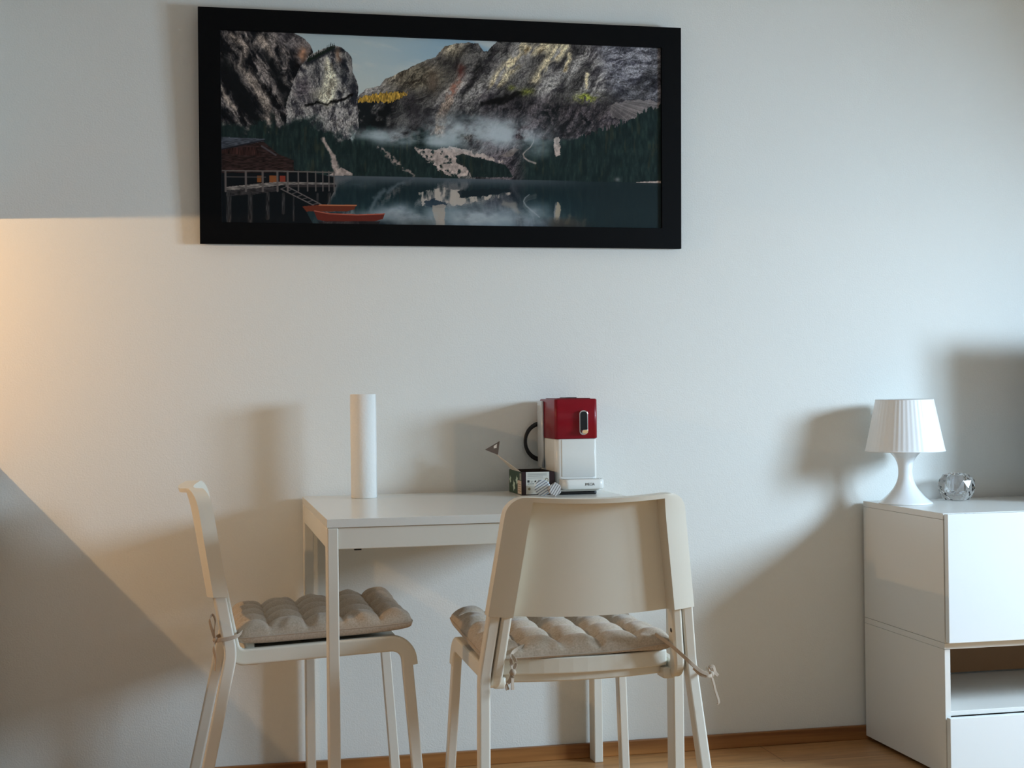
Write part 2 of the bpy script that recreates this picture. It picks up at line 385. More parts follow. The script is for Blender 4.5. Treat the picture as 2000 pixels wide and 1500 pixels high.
        B = [(575, 155), (590, 125), (605, 108), (622, 98), (640, 92), (655, 88), (668, 92), (682, 104), (689, 115), (690, 140), (697, 152), (702, 170), (700, 195), (702, 250), (660, 300), (560, 300), (560, 200)]
        lb = rock(75, 4, 12, (38, 38, 43), (160, 154, 146), seed=71, lo=.36, hi=.62)
        lb = mix(lb, rock(88, 5, 7, (120, 112, 96), (200, 194, 172), seed=73, lo=.3, hi=.6), np.clip(band([(640, 118, 4), (648, 160, 14), (640, 190, 16)], px, py, 10, 6) + blob(620, 185, 14, 12, px, py) * .7, 0, 1))
        lb = mix(lb, rock(20, 3, 7, (52, 48, 52), (98, 90, 92), seed=75), blob(592, 172, 20, 26, px, py))
        lb = mix(lb, col(22, 24, 28), np.clip(blob(672, 135, 10, 26, px, py) * .7 + band([(600, 122, 6), (625, 108, 7), (650, 96, 5), (675, 98, 4)], px, py, 5, 4) * .9, 0, 1))
        lb = mix(lb, col(26, 27, 32), np.clip(blob(690, 165, 9, 30, px, py) + blob(618, 138, 12, 14, px, py) * .8, 0, 1) * .7)
        lb = mix(lb, col(136, 106, 84), blob(662, 106, 5, 12, px, py) * .8)
        lb = lb * (1 - .88 * band([(600, 208, 3), (620, 198, 2), (640, 202, 2), (670, 194, 3), (690, 185, 3)], px, py, 3, 2))[..., None]
        lb = mix(lb, rock(80, 3.5, 8, (52, 50, 54), (150, 144, 138), seed=77), ss(203, 212, y))
        img = mix(img, lb, inside(B, x + jx * .35, y + jy * .35).astype(float))
        # trees on the left ridge
        for i in range(16):
            tx = 603 + i * 3.4; th = 6 + 9 * rs2[i]; by = 114 - (i * 1.75)
            img = mix(img, col(22, 30, 24), (inside([(tx - 2.4, by + 6), (tx, by - th + 4), (tx + 2.4, by + 6)], x, y)).astype(float))
        # slopes below
        low = 236 + 22 * ss(560, 700, x) - 6 * ss(470, 420, x)
        fr = ss(low - 4, low + 14, y + (fbm(x, y, 22, 4) - .5) * 70 * ss(1100, 760, x)) * ss(925, 885, x + jx * 2)
        fr = np.maximum(fr, inside([(1080, 352), (1080, 300), (1100, 285), (1130, 272), (1160, 262), (1200, 245), (1245, 226), (1270, 214), (1300, 206), (1300, 360)], x + jx * .8, y + (vn(x / 2.2, y * 0) - .5) * 14 + jy).astype(float))
        fr = np.maximum(fr, ss(222, 240, y + (fbm(x + 9, y, 16, 4) - .5) * 40) * ss(545, 565, x) * ss(650, 600, x))
        fr = np.maximum(fr, ss(268, 276, y + jy) * ss(1000, 1040, x))
        fcol = col(17, 27, 28) + col(20, 26, 20) * (fbm(x * 3.2, y * .8, 14, 4) ** 2 * 1.3)[..., None]
        fcol = mix(fcol, col(52, 52, 36), ss(.62, .8, fbm(x * 2.6 + 30, y * .5, 18, 3)) * .4)
        img = mix(img, fcol, np.clip(fr, 0, 1) * .97)
        # pale scree and gullies
        sc = col(168, 150, 140) * (.6 + .65 * fbm(x, y, 5, 4))[..., None]
        v1 = inside([(812, 288), (828, 290), (860, 292), (878, 284), (905, 290), (940, 302), (990, 316), (975, 320), (930, 308), (898, 302), (892, 316), (918, 330), (925, 345), (880, 345), (858, 330), (835, 312), (815, 300)], x + jx * 1.7, y + jy * 1.7)
        img = mix(img, sc, v1 * ss(.30, .42, fbm(x, y, 9, 4)))
        img = mix(img, fcol * .9, inside([(893, 304), (905, 300), (935, 308), (990, 322), (1005, 346), (925, 346), (912, 326)], x + jx * .5, y + jy * .5) * .95)
        img = mix(img, sc * .95, np.clip(band([(632, 270, 3), (645, 290, 3), (655, 315, 5), (660, 335, 5)], px, py, 3, 2) + inside([(650, 338), (668, 326), (690, 338), (690, 342), (640, 342)], x, y), 0, 1))
        img = mix(img, sc * .8, band([(740, 285, 2), (765, 308, 4), (790, 330, 3), (810, 341, 3)], px, py, 3, 2) * ss(.35, .5, fbm(x, y, 6, 3)))
        img = mix(img, sc * .95, band([(1046, 262, .4), (1044, 278, .6), (1038, 288, .8), (1029, 295, 1), (1024, 301, 1.2), (1026, 308, 1.4), (1034, 314, 1.6), (1048, 319, 1.8)], x, y, 2, 1) * .85)
        img = mix(img, sc, inside([(1084, 272), (1095, 268), (1098, 300), (1088, 306)], px, py) * .95)
        img = mix(img, sc * .7, inside([(980, 305), (1005, 290), (1016, 292), (1000, 308)], px, py) * .8)
        img = mix(img, sc * .95, inside([(1230, 358), (1262, 355), (1293, 354), (1293, 363), (1250, 360)], x, y) * 1.0)
        img = mix(img, col(96, 96, 94), blob(1208, 351, 5, 4, x, y) * .9)
        # mist
        n = fbm(x, y * 1.7, 34, 5)
        mi = blob(935, 256, 74, 21, x, y) ** .7 * 1.9 + blob(1010, 268, 52, 15, x, y) * 1.1 + blob(905, 262, 40, 20, x, y) * .5 + blob(790, 269, 46, 13, x, y) * 1.35 + blob(735, 262, 34, 9, x, y) * 1.0 + blob(862, 272, 26, 16, x, y) * .8 + blob(1050, 290, 24, 18, x, y) * .35
        img = mix(img, col(166, 174, 176), (1 - np.exp(-1.5 * np.clip(mi * (n * 2.3 - .5), 0, 3)))*.95)
        return img
    rs2 = rs.rand(32)
    img = land(U, V)
    shore = 342 + (U - 660) * .0255
    lake = V > shore
    # reflection
    ry = shore - (V - shore) * 1.05
    wob = (fbm(U * .6, V * 2.2, 20, 3) - .5) * 3
    refl = (land(U + wob, ry - 1) + land(U + wob, ry - 4) + land(U + wob, ry + 3)) / 3
    rr = refl * .62 + np.array([10, 18, 22.])[None, None]
    hz = np.exp(-((V - shore) / 13.) ** 2) * ss(1290, 900, U) * .8
    rr = rr * (1 - hz[..., None]) + np.array([104, 112, 118.])[None, None] * hz[..., None]
    rr = rr * (.75 + .25 * ss(0, 60, V - shore))[..., None]
    jx = (fbm(U, V, 10, 4) - .5) * 12; jy = (fbm(U + 40, V, 8, 3) - .5) * 7; qx, qy = U + jx, V + jy
    def lk(m, c, a): 
        nonlocal rr
        m = np.clip(np.asarray(m, float) * a, 0, 1)[..., None]; rr = rr * (1 - m) + np.array(c, float)[None, None] * m
    lk(ss(.35, .6, fbm(U * 1.2, V * .5, 9, 3)) * inside([(820, 374), (870, 366), (905, 372), (900, 386), (945, 384), (1000, 374), (1000, 380), (940, 392), (890, 402), (870, 394), (845, 388), (828, 402)], qx, qy), (158, 146, 134), .95)
    lk(inside([(895, 372), (1000, 368), (995, 374), (940, 384), (900, 384)], qx, qy), (22, 30, 34), .9)
    lk(inside([(830, 392), (850, 388), (876, 398), (866, 406), (838, 402)], qx, qy), (32, 44, 54), .9)
    lk(inside([(848, 400), (872, 400), (872, 442), (852, 442)], qx, qy), (150, 136, 122), .8)
    lk(inside([(1085, 410), (1092, 394), (1098, 402), (1096, 425), (1088, 432)], qx, qy), (140, 128, 108), .9)
    lk(band([(1036, 380, .8), (1028, 386, 1), (1025, 393, 1), (1030, 402, 1.2), (1042, 412, 1.2), (1056, 424, 1)], U, V, 1.2, 1), (128, 132, 132), .7)
    lk(band([(985, 396, 3), (1005, 402, 7), (1015, 412, 3)], qx, qy, 4, 3), (118, 112, 104), .7)
    lk(band([(1110, 436, 4), (1118, 420, 2)], qx, qy, 3, 3) + band([(1140, 440, 4), (1146, 428, 2)], qx, qy, 3, 3), (96, 88, 76), .6)
    lk(band([(750, 372, 4), (735, 390, 5), (728, 410, 4)], qx, qy, 4, 4) + band([(790, 356, 2), (760, 372, 4)], qx, qy, 4, 4), (118, 124, 128), .45)
    nn = fbm(U * .8, V * 1.4, 24, 5)
    mm = blob(785, 412, 46, 14, U, V) * .9 + blob(950, 424, 85, 16, U, V) ** .8 * 1.2 + blob(810, 430, 30, 14, U, V) * .6 + blob(1020, 412, 40, 10, U, V) * .5 + blob(700, 360, 30, 8, U, V) * .3
    lk(mm * (nn * 1.9 - .3), (134, 142, 146), .95)
    lk(ss(424, 440, V + (nn - .5) * 30) * ss(1060, 1090, U) * ss(1180, 1120, U), (62, 54, 44), .6)
    lk(ss(424, 440, V + (nn - .5) * 30) * blob(820, 440, 30, 14, U, V), (70, 76, 74), .7)
    dk = ss(1080, 1200, U)[..., None]
    rr = rr * (1 - dk * .8) + np.array([26, 36, 38.])[None, None] * dk * .8
    img = np.where(lake[..., None], rr, img)
    # boathouse, pier and boats
    def put(m, c): 
        nonlocal img
        img = mix(img, np.array(c, float)[None, None, :], np.clip(np.asarray(m, float), 0, 1))
    N1 = vn(U / 6, V / 1.2); N2 = vn(U / 1.3, V / 9)
    lo = inside([(425, 268), (545, 300), (575, 330), (655, 345), (655, 372), (640, 400), (600, 412), (620, 450), (425, 450)], U, V)
    put(lo * (V > 330) * .92, (11, 14, 17))
    m = inside([(430, 288), (515, 275), (545, 300), (575, 312), (575, 336), (430, 336)], U, V)
    img = mix(img, col(40, 28, 26) * (.5 + N1)[..., None], m.astype(float))
    m = inside([(430, 290), (500, 285), (512, 304), (430, 298)], U, V)
    img = mix(img, col(48, 30, 27) * (.4 + N2)[..., None], m.astype(float))
    m = inside([(430, 266), (519, 270), (516, 275), (430, 290)], U, V)
    img = mix(img, col(74, 78, 86) * (.55 + .6 * N1)[..., None], m.astype(float))
    put(band([(430, 291), (518, 272.5)], U, V, 1.2), (26, 26, 30))
    put(band([(512, 284), (540, 302)], U, V, 1.6), (70, 64, 66))
    for (x0, x1, c) in ((503, 512, (120, 70, 34)), (527, 541, (130, 74, 40)), (548, 559, (128, 52, 38))):
        put(inside([(x0, 342), (x1, 342), (x1, 355), (x0, 355)], U, V) * .9, c)
    wd = (98, 90, 84)
    put(band([(434, 332), (545, 333), (570, 334), (655, 336)], U, V, 1.1, .7), wd)
    put(band([(440, 344), (520, 345)], U, V, .8, .6), (70, 66, 64))
    img = mix(img, col(118, 110, 104) * (.5 + .7 * N1)[..., None], inside([(440, 364), (500, 358), (545, 354), (656, 356), (656, 360), (550, 361), (505, 366), (442, 371)], U, V).astype(float))
    img = mix(img, col(52, 48, 48) * (.5 + .8 * N1)[..., None], inside([(442, 372), (505, 366), (545, 364), (545, 372), (500, 378), (443, 382)], U, V).astype(float))
    put(band([(565, 362), (656, 362)], U, V, 2.5, 1), (44, 40, 40))
    for px_, w in ((441, 2), (481, 2), (514, 2), (543, 2), (563, 2), (584, 1.3), (602, 1.3), (618, 1.2), (632, 1.1), (644, 1.1), (654, 1.2)):
        put(band([(px_, 334), (px_ + .5, 372)], U, V, w, .7), (88, 80, 76))
    for px_, w, b in ((448, 5, 434), (490, 4.5, 434), (524, 3.6, 425), (555, 3, 415), (575, 1.5, 430), (645, 3, 396), (622, 2, 392)):
        img = mix(img, col(58, 55, 54) * (.4 + .9 * N2)[..., None], band([(px_, 378), (px_, b)], U, V, w, 1) * .85)
    put(band([(550, 368), (642, 414)], U, V, .9, .6), (104, 94, 90)); put(band([(560, 362), (655, 412)], U, V, .9, .6), (104, 94, 90))
    for k in range(10):
        a = k / 9.; put(band([(550 + 92 * a, 368 + 46 * a), (562 + 93 * a, 363 + 49 * a)], U, V, .7, .5), (84, 76, 74))
    put(inside([(592, 402), (625, 399), (698, 399), (694, 408), (680, 412), (600, 412)], U, V), (92, 42, 28))
    put(band([(625, 399.5), (698, 400.5)], U, V, .9, .6), (176, 108, 72))
    put(inside([(614, 410), (640, 415), (700, 418), (754, 416), (750, 427), (735, 431), (640, 432), (622, 428)], U, V), (84, 34, 27))
    put(band([(616, 411), (645, 416.5), (700, 419), (753, 417)], U, V, .9, .6), (158, 84, 66))
    put(inside([(622, 431), (745, 431), (740, 440), (630, 440)], U, V) * .6, (30, 18, 18))
    return np.clip(img, 0, 255)
# ================================================================ the room
T = .12
def struct(name, mb, m, **k): return tag(mb.build(name, m, **k), kind='structure')
struct('floor', MB().box(ROOM_X0 - T, ROOM_X1 + T, ROOM_Y0 - T, T, -.1, 0), M_floor)
struct('ceiling', MB().box(ROOM_X0 - T, ROOM_X1 + T, ROOM_Y0 - T, T, ROOM_H, ROOM_H + .1), M_ceil)
struct('wall_back', MB().box(ROOM_X0 - T, ROOM_X1 + T, 0, T, 0, ROOM_H), M_wall)
struct('wall_left', MB().box(ROOM_X0 - T, ROOM_X0, ROOM_Y0, 0, 0, ROOM_H), M_wall)
mb = MB()   # right wall with the window opening
mb.box(ROOM_X1, ROOM_X1 + T, -1.69, -1.61, WZ0, WZ1)
mb.box(ROOM_X1, ROOM_X1 + T, ROOM_Y0, WY0, 0, ROOM_H).box(ROOM_X1, ROOM_X1 + T, WY1, 0, 0, ROOM_H)
mb.box(ROOM_X1, ROOM_X1 + T, WY0, WY1, 0, WZ0).box(ROOM_X1, ROOM_X1 + T, WY0, WY1, WZ1, ROOM_H)
struct('wall_right', mb, M_wall, merge=False)
mb = MB()
mb.box(ROOM_X0, VX0, ROOM_Y0 - T, ROOM_Y0, 0, ROOM_H).box(VX1, ROOM_X1, ROOM_Y0 - T, ROOM_Y0, 0, ROOM_H)
mb.box(VX0, VX1, ROOM_Y0 - T, ROOM_Y0, 0, VZ0).box(VX0, VX1, ROOM_Y0 - T, ROOM_Y0, VZ1, ROOM_H)
struct('wall_front', mb, M_wall, merge=False)
struct('baseboard_back', MB().box(ROOM_X0, ROOM_X1, -.014, 0, 0, .0397), M_board, bevel=.002)

# kitchen units just past the left edge of the picture: they shape the warm light on the wall
k = thing('kitchen_base_cabinet', 'kitchen base cabinet with wooden worktop left of the dining table', 'cabinet', (-1.6, -.3, 0))
MB().box(-.78, .84, -.28, .28, .1, .80).build('body', M_kit, k, bevel=.002)
MB().box(-.78, .84, -.24, .28, 0, .1).build('plinth', M_kit, k)
MB().box(-.78, .862, -.30, .298, .80, .838).build('worktop', M_work, k, bevel=.002)
k = thing('kitchen_wall_cabinet', 'kitchen wall cupboard left of the framed picture', 'cabinet', (-1.6, -.37, 1.462))
MB().box(-.78, .82, -.36, .368, 0, .62).build('body', M_kit, k, bevel=.002)
MB().box(.22, .38, -.30, -.20, -.003, 0).build('light_housing', M_led, k)

# ================================================================ framed picture
FX0, FZ0, FW, FH, LEAN, FR = -.2308, 1.4027, 1.3113, .6117, .0189, -.0008
fr = thing('framed_picture', 'wide mountain lake photograph in a flat black frame hung above the table', 'picture', (FX0, -.025, FZ0))
fr.rotation_euler = (math.asin(LEAN / FH), 0, FR)
fr.rotation_euler = (math.asin(LEAN / FH), FR * -1, 0)
B = .0565
mb = MB()
D0, D1 = 0.0, .018     # front face at local y=0, back at y=+.018
def ring(x0, x1, z0, z1, X0, X1, Z0, Z1, y, Y, mi=0):
    mb.add([(x0, y, z0), (x1, y, z0), (x1, y, z1), (x0, y, z1), (X0, Y, Z0), (X1, Y, Z0), (X1, Y, Z1), (X0, Y, Z1)],
           [(0, 1, 5, 4), (1, 2, 6, 5), (2, 3, 7, 6), (3, 0, 4, 7)], mi)
ring(0, FW, 0, FH, B, FW - B, B, FH - B, 0, 0)
ring(0, FW, 0, FH, 0, FW, 0, FH, 0, D1)
ring(B, FW - B, B, FH - B, B + .0005, FW - B - .0005, B + .0005, FH - B - .0005, 0, .009)
ring(0, FW, 0, FH, B, FW - B, B, FH - B, D1, D1)
ring(B, FW - B, B, FH - B, B, FW - B, B, FH - B, .009, D1)
mb.build('frame', M_black, fr, bevel=.0008)
# the print: a fine grid with a colour attribute
def make_print():
    NX, NZ = 980, 440
    s = np.linspace(0, 1, NX); t = np.linspace(0, 1, NZ)
    SS, TT = np.meshgrid(s, t)
    src = [(0, 0), (1, 0), (1, 1), (0, 1)]; dst = [(434.5, 433), (1293, 446), (1292.5, 95.5), (430, 57)]
    A = []; b = []
    for (x, y), (u, v) in zip(src, dst):
        A.append([x, y, 1, 0, 0, 0, -u * x, -u * y]); b.append(u); A.append([0, 0, 0, x, y, 1, -v * x, -v * y]); b.append(v)
    h = np.linalg.solve(np.array(A, float), np.array(b, float))
    w = h[6] * SS + h[7] * TT + 1
    Uc = (h[0] * SS + h[1] * TT + h[2]) / w; Vc = (h[3] * SS + h[4] * TT + h[5]) / w
    c = paint_print(Uc, Vc) / 255.
    c = np.where(c <= .04045, c / 12.92, ((c + .055) / 1.055) ** 2.4) * PRINT_GAIN
    co = np.zeros((NZ * NX, 3), np.float32)
    co[:, 0] = (B + SS * (FW - 2 * B)).ravel(); co[:, 1] = .008; co[:, 2] = (B + TT * (FH - 2 * B)).ravel()
    i = np.arange(NX - 1)[None, :] + NX * np.arange(NZ - 1)[:, None]
    f = np.stack([i, i + 1, i + 1 + NX, i + NX], -1).reshape(-1, 4)
    me = bpy.data.meshes.new('print'); me.vertices.add(len(co)); me.vertices.foreach_set('co', co.ravel())
    me.loops.add(f.size); me.loops.foreach_set('vertex_index', f.ravel().astype(np.int32))
    me.polygons.add(len(f)); me.polygons.foreach_set('loop_start', np.arange(0, f.size, 4, dtype=np.int32))
    me.update(calc_edges=True)
    at = me.color_attributes.new('ink', 'FLOAT_COLOR', 'POINT')
    rgba = np.ones((len(co), 4), np.float32); rgba[:, :3] = c.reshape(-1, 3); at.data.foreach_set('color', rgba.ravel())
    m = mat('photo_print', (128, 128, 128), .35, spec=.12)
    a = N(m, 'ShaderNodeAttribute', attribute_name='ink'); L(m, a.outputs['Color'], m.node_tree.nodes['Principled BSDF'].inputs['Base Color'])
    me.materials.append(m)
    o = bpy.data.objects.new('print', me); COL.objects.link(o); o.parent = fr
    tag(o, label='mountain lake with boathouse, pier and two red rowing boats')
    mb = MB().box(.01, FW - .01, .0085, .0175, .01, FH - .01); mb.build('backing', M_core, fr)
PRINT_GAIN = 1.45
make_print()

# ================================================================ dining table
TX, TY1, TW, TD, TH = .0255, -.0168, .7989, .7316, .74
TY0 = TY1 - TD
tb = thing('dining_table', 'square white dining table standing against the wall', 'table', (TX + TW / 2, TY1 - TD / 2, 0))
hx, hy = TW / 2, TD / 2
MB().box(-hx, hx, -hy, hy, TH - .0185, TH).build('tabletop', M_top, tb, bevel=.0008)
lw, ld, zt = .0245, .052, TH - .0185
for sx in (-1, 1):
    for sy in (-1, 1):
        x0, x1 = sorted((sx * hx, sx * (hx - lw))); y0, y1 = sorted((sy * hy, sy * (hy - ld)))
        MB().box(x0 + .0005, x1, y0 + .0005, y1, 0, zt - .0005).build('leg', M_white, tb, bevel=.0025)
for sy in (-1, 1):
    y = sy * (hy - .004); y0, y1 = sorted((y, y - sy * .02))
    MB().box(-hx + lw, hx - lw, y0, y1, zt - .047, zt - .0006).build('apron', M_white, tb, bevel=.0015)
for sx in (-1, 1):
    x = sx * (hx - .0015); x0, x1 = sorted((x, x - sx * .02))
    MB().box(x0, x1, -hy + ld, hy - ld, zt - .047, zt - .0006).build('apron', M_white, tb, bevel=.0015)
MB().box(-hx + .06, -hx + .075, -hy + .012, -hy + .03, zt - .051, zt - .045).build('fixing', M_blackpl, tb)

# ================================================================ chairs
def yr(z): return -(.2226 + (z - .564) / .239 * .0371)
def hw(z): return .2183 - (z - .564) / .239 * .0341
def make_chair(label, loc, rz):
    c = thing('dining_chair', label, 'chair', loc, rz, 'white dining chairs at the table')
    # backrest: curved shell, hollow at the rear between the side flanges and the top rim
    ZB, ZT = .560, .803
    st = [-1] + [-.985] + [None] * 0
    mb = MB(); levels = []
    zs = [ZB, ZB + .003] + [ZB + .003 + (ZT - .055 - ZB) * i / 10 for i in range(1, 11)]
    z_top = ZT - .052
    for i in range(1, 11):
        zs.append(z_top + (ZT - z_top) * math.sin(i / 10 * PI / 2))
    zs = sorted(set(round(z, 6) for z in zs))
    # doubled level where the rim begins
    rim = ZT - .010
    zs = [z for z in zs if abs(z - rim) > .0012] ; zs = sorted(zs + [rim, rim + .0006])
    R = .038; NF = 18
    rows = []
    for z in zs:
        w = hw(z)
        if z > ZT - R: w = w - R + math.sqrt(max(R * R - (z - (ZT - R)) ** 2, 1e-9))
        back = yr(z); flare = -.006 * max(0, (z - (ZT - .06)) / .06) ** 2
        Wf = hw(z) - .048; hollow = z < rim + .0003 and True
        bul = lambda x: -.030 * (1 - min(1, (x / hw(z)) ** 2))
        xs = [-w, -w + .0006 if w > Wf else -w]
        wi = min(w - .002, Wf)
        wq = wi - .0075
        xs = [-w, -(w + wi) / 2, -wi, -wq] + [-wq + 2 * wq * i / NF for i in range(1, NF)] + [wq, wi, (w + wi) / 2, w]
        front = []; rear = []
        for j, x in enumerate(xs):
            yf = back + .036 + bul(x) + flare
            inner = 3 <= j <= len(xs) - 4
            ybk = (yf - .0065) if (inner and hollow) else (back + bul(x) + flare)
            if j in (0, len(xs) - 1): yf -= .002; ybk += .002
            front.append((x, yf, z - .0085 * (1 - min(1, (x / hw(z)) ** 2)))); rear.append((x, ybk, front[-1][2]))
        rows.append((front, rear))
    n = len(rows[0][0]); vs = []
    for f, r in rows: vs += f + list(reversed(r))
    m = 2 * n; fs = []
    for i in range(len(rows) - 1):
        for k in range(m): fs.append((i * m + k, i * m + (k + 1) % m, (i + 1) * m + (k + 1) % m, (i + 1) * m + k))
    o = (len(rows) - 1) * m
    for k in range(n - 1):
        fs.append((k, k + 1, m - 2 - k, m - 1 - k)); fs.append((o + k, o + k + 1, o + m - 2 - k, o + m - 1 - k))
    mb.add(vs, fs, 0, True)
    ob = mb.build('backrest', M_shell, c)
    for p in ob.data.polygons: p.use_smooth = True
    es = ob.modifiers.new('split', 'EDGE_SPLIT'); es.split_angle = math.radians(35)
    pr_leg = rr(.0235, .027, .004); pr_in = rr(.0215, .030, .004)
    for sx in (-1, 1):
        # rear leg, running up as the outer rail of the back
        top = (sx * (hw(.60) - .0135), yr(.60) + .0155, .60); kz = .4236
        kp = (sx * (.2338 - .0125), -.1989 + .016, kz + .012); ft = (sx * (.2591 - .012), -.291 + .014, 0)
        MB().sweep(arc_path([top, kp, ft], .12, 8), pr_leg, side=(1, 0, 0), smooth=False).build('leg', M_white, c, bevel=.0)
        # side frame: inner rail of the back turning forward under the seat and down into the front socket
        xi0 = hw(.60) - .0255 - .0125; xi1 = .2338 - .0255 - .0115
        P = [(sx * xi0, yr(.60) + .0165, .60), (sx * xi1, -.1989 + .022, .4215), (sx * (.2066 - .0115), .226 - .013, .4375), (sx * (.2095 - .0115), .2335 - .013, .385)]
        MB().sweep(arc_path(P, [.030, .040], 10), rr(.0215, .036, .005), side=(1, 0, 0)).build('side_frame', M_shell, c)
        # front leg
        a = Vector((sx * (.2066 - .0115), .226 - .014, .415)); b = Vector((sx * (.2293 - .012), .2573 - .013, 0))
        MB().sweep([a, b], rr(.0205, .025, .003), side=(1, 0, 0)).build('leg', M_white, c)
        # socket below the seat joining rail and rear leg
        MB().rbox(*sorted((sx * .170, sx * .196)), -.165, -.12, .403, .425, .006).build('bracket', M_shell, c)
        for z in (.585, .510):
            x = sx * (hw(z) - .0480) if z > .56 else sx * (xi0 + (xi1 - xi0) * (.60 - z) / .1785 - .0107)
            mbs = MB().sweep([(x + sx * .003, yr(z) + .015, z), (x - sx * .0008, yr(z) + .015, z)], circ(.0048, 12), side=(0, 0, 1))
            mbs.build('dark_hole_plug', M_gap, c)  # near-black plug, its colour stands for the shade inside a screw hole
    # seat shell
    mb = MB(); pts = []
    def outline(w0, w1, yb, yf, bulge, n=12):
        q = [(-w0 + 2 * w0 * i / n, yb - bulge * (1 - (2 * i / n - 1) ** 2)) for i in range(n + 1)]
        q += [(w1 - .02, yf)] if False else []
        q += [(w1, yf - .03), (w1 - .01, yf - .008), (w1 - .03, yf), (-w1 + .03, yf), (-w1 + .01, yf - .008), (-w1, yf - .03)]
        return q
    def plate(q, z0, z1, lift=0):
        n = len(q); v = []
        for z in (z0, z1):
            for (x, y) in q: v.append((x, y, z + lift * (y + .15) / .35))
        mb.add(v, [tuple(reversed(range(n))), tuple(range(n, 2 * n))] + [(i, (i + 1) % n, n + (i + 1) % n, n + i) for i in range(n)])
    plate(outline(.1800, .1800, -.140, .195, .028), .4120, .4340, .014)
    plate(outline(.1825, .1825, -.150, -.128, .028)[:13] + [(.1825, -.130), (-.1825, -.130)], .428, .4615)
    mb.build('seat', M_shell, c, bevel=.003, bseg=3, merge=False)
    mb = MB(); plate(outline(.176, .176, -.138, .150, .026), .410, .4235)
    mb.build('seat_support', M_shell, c, bevel=.003)
    return c
chA = make_chair('white dining chair seen from the side at the left end of the table', (.0061, -.3662, 0), math.radians(-89.55))
chB = make_chair('white dining chair with its back to the camera in front of the table', (.5332, -.8008, 0), math.radians(1.535))

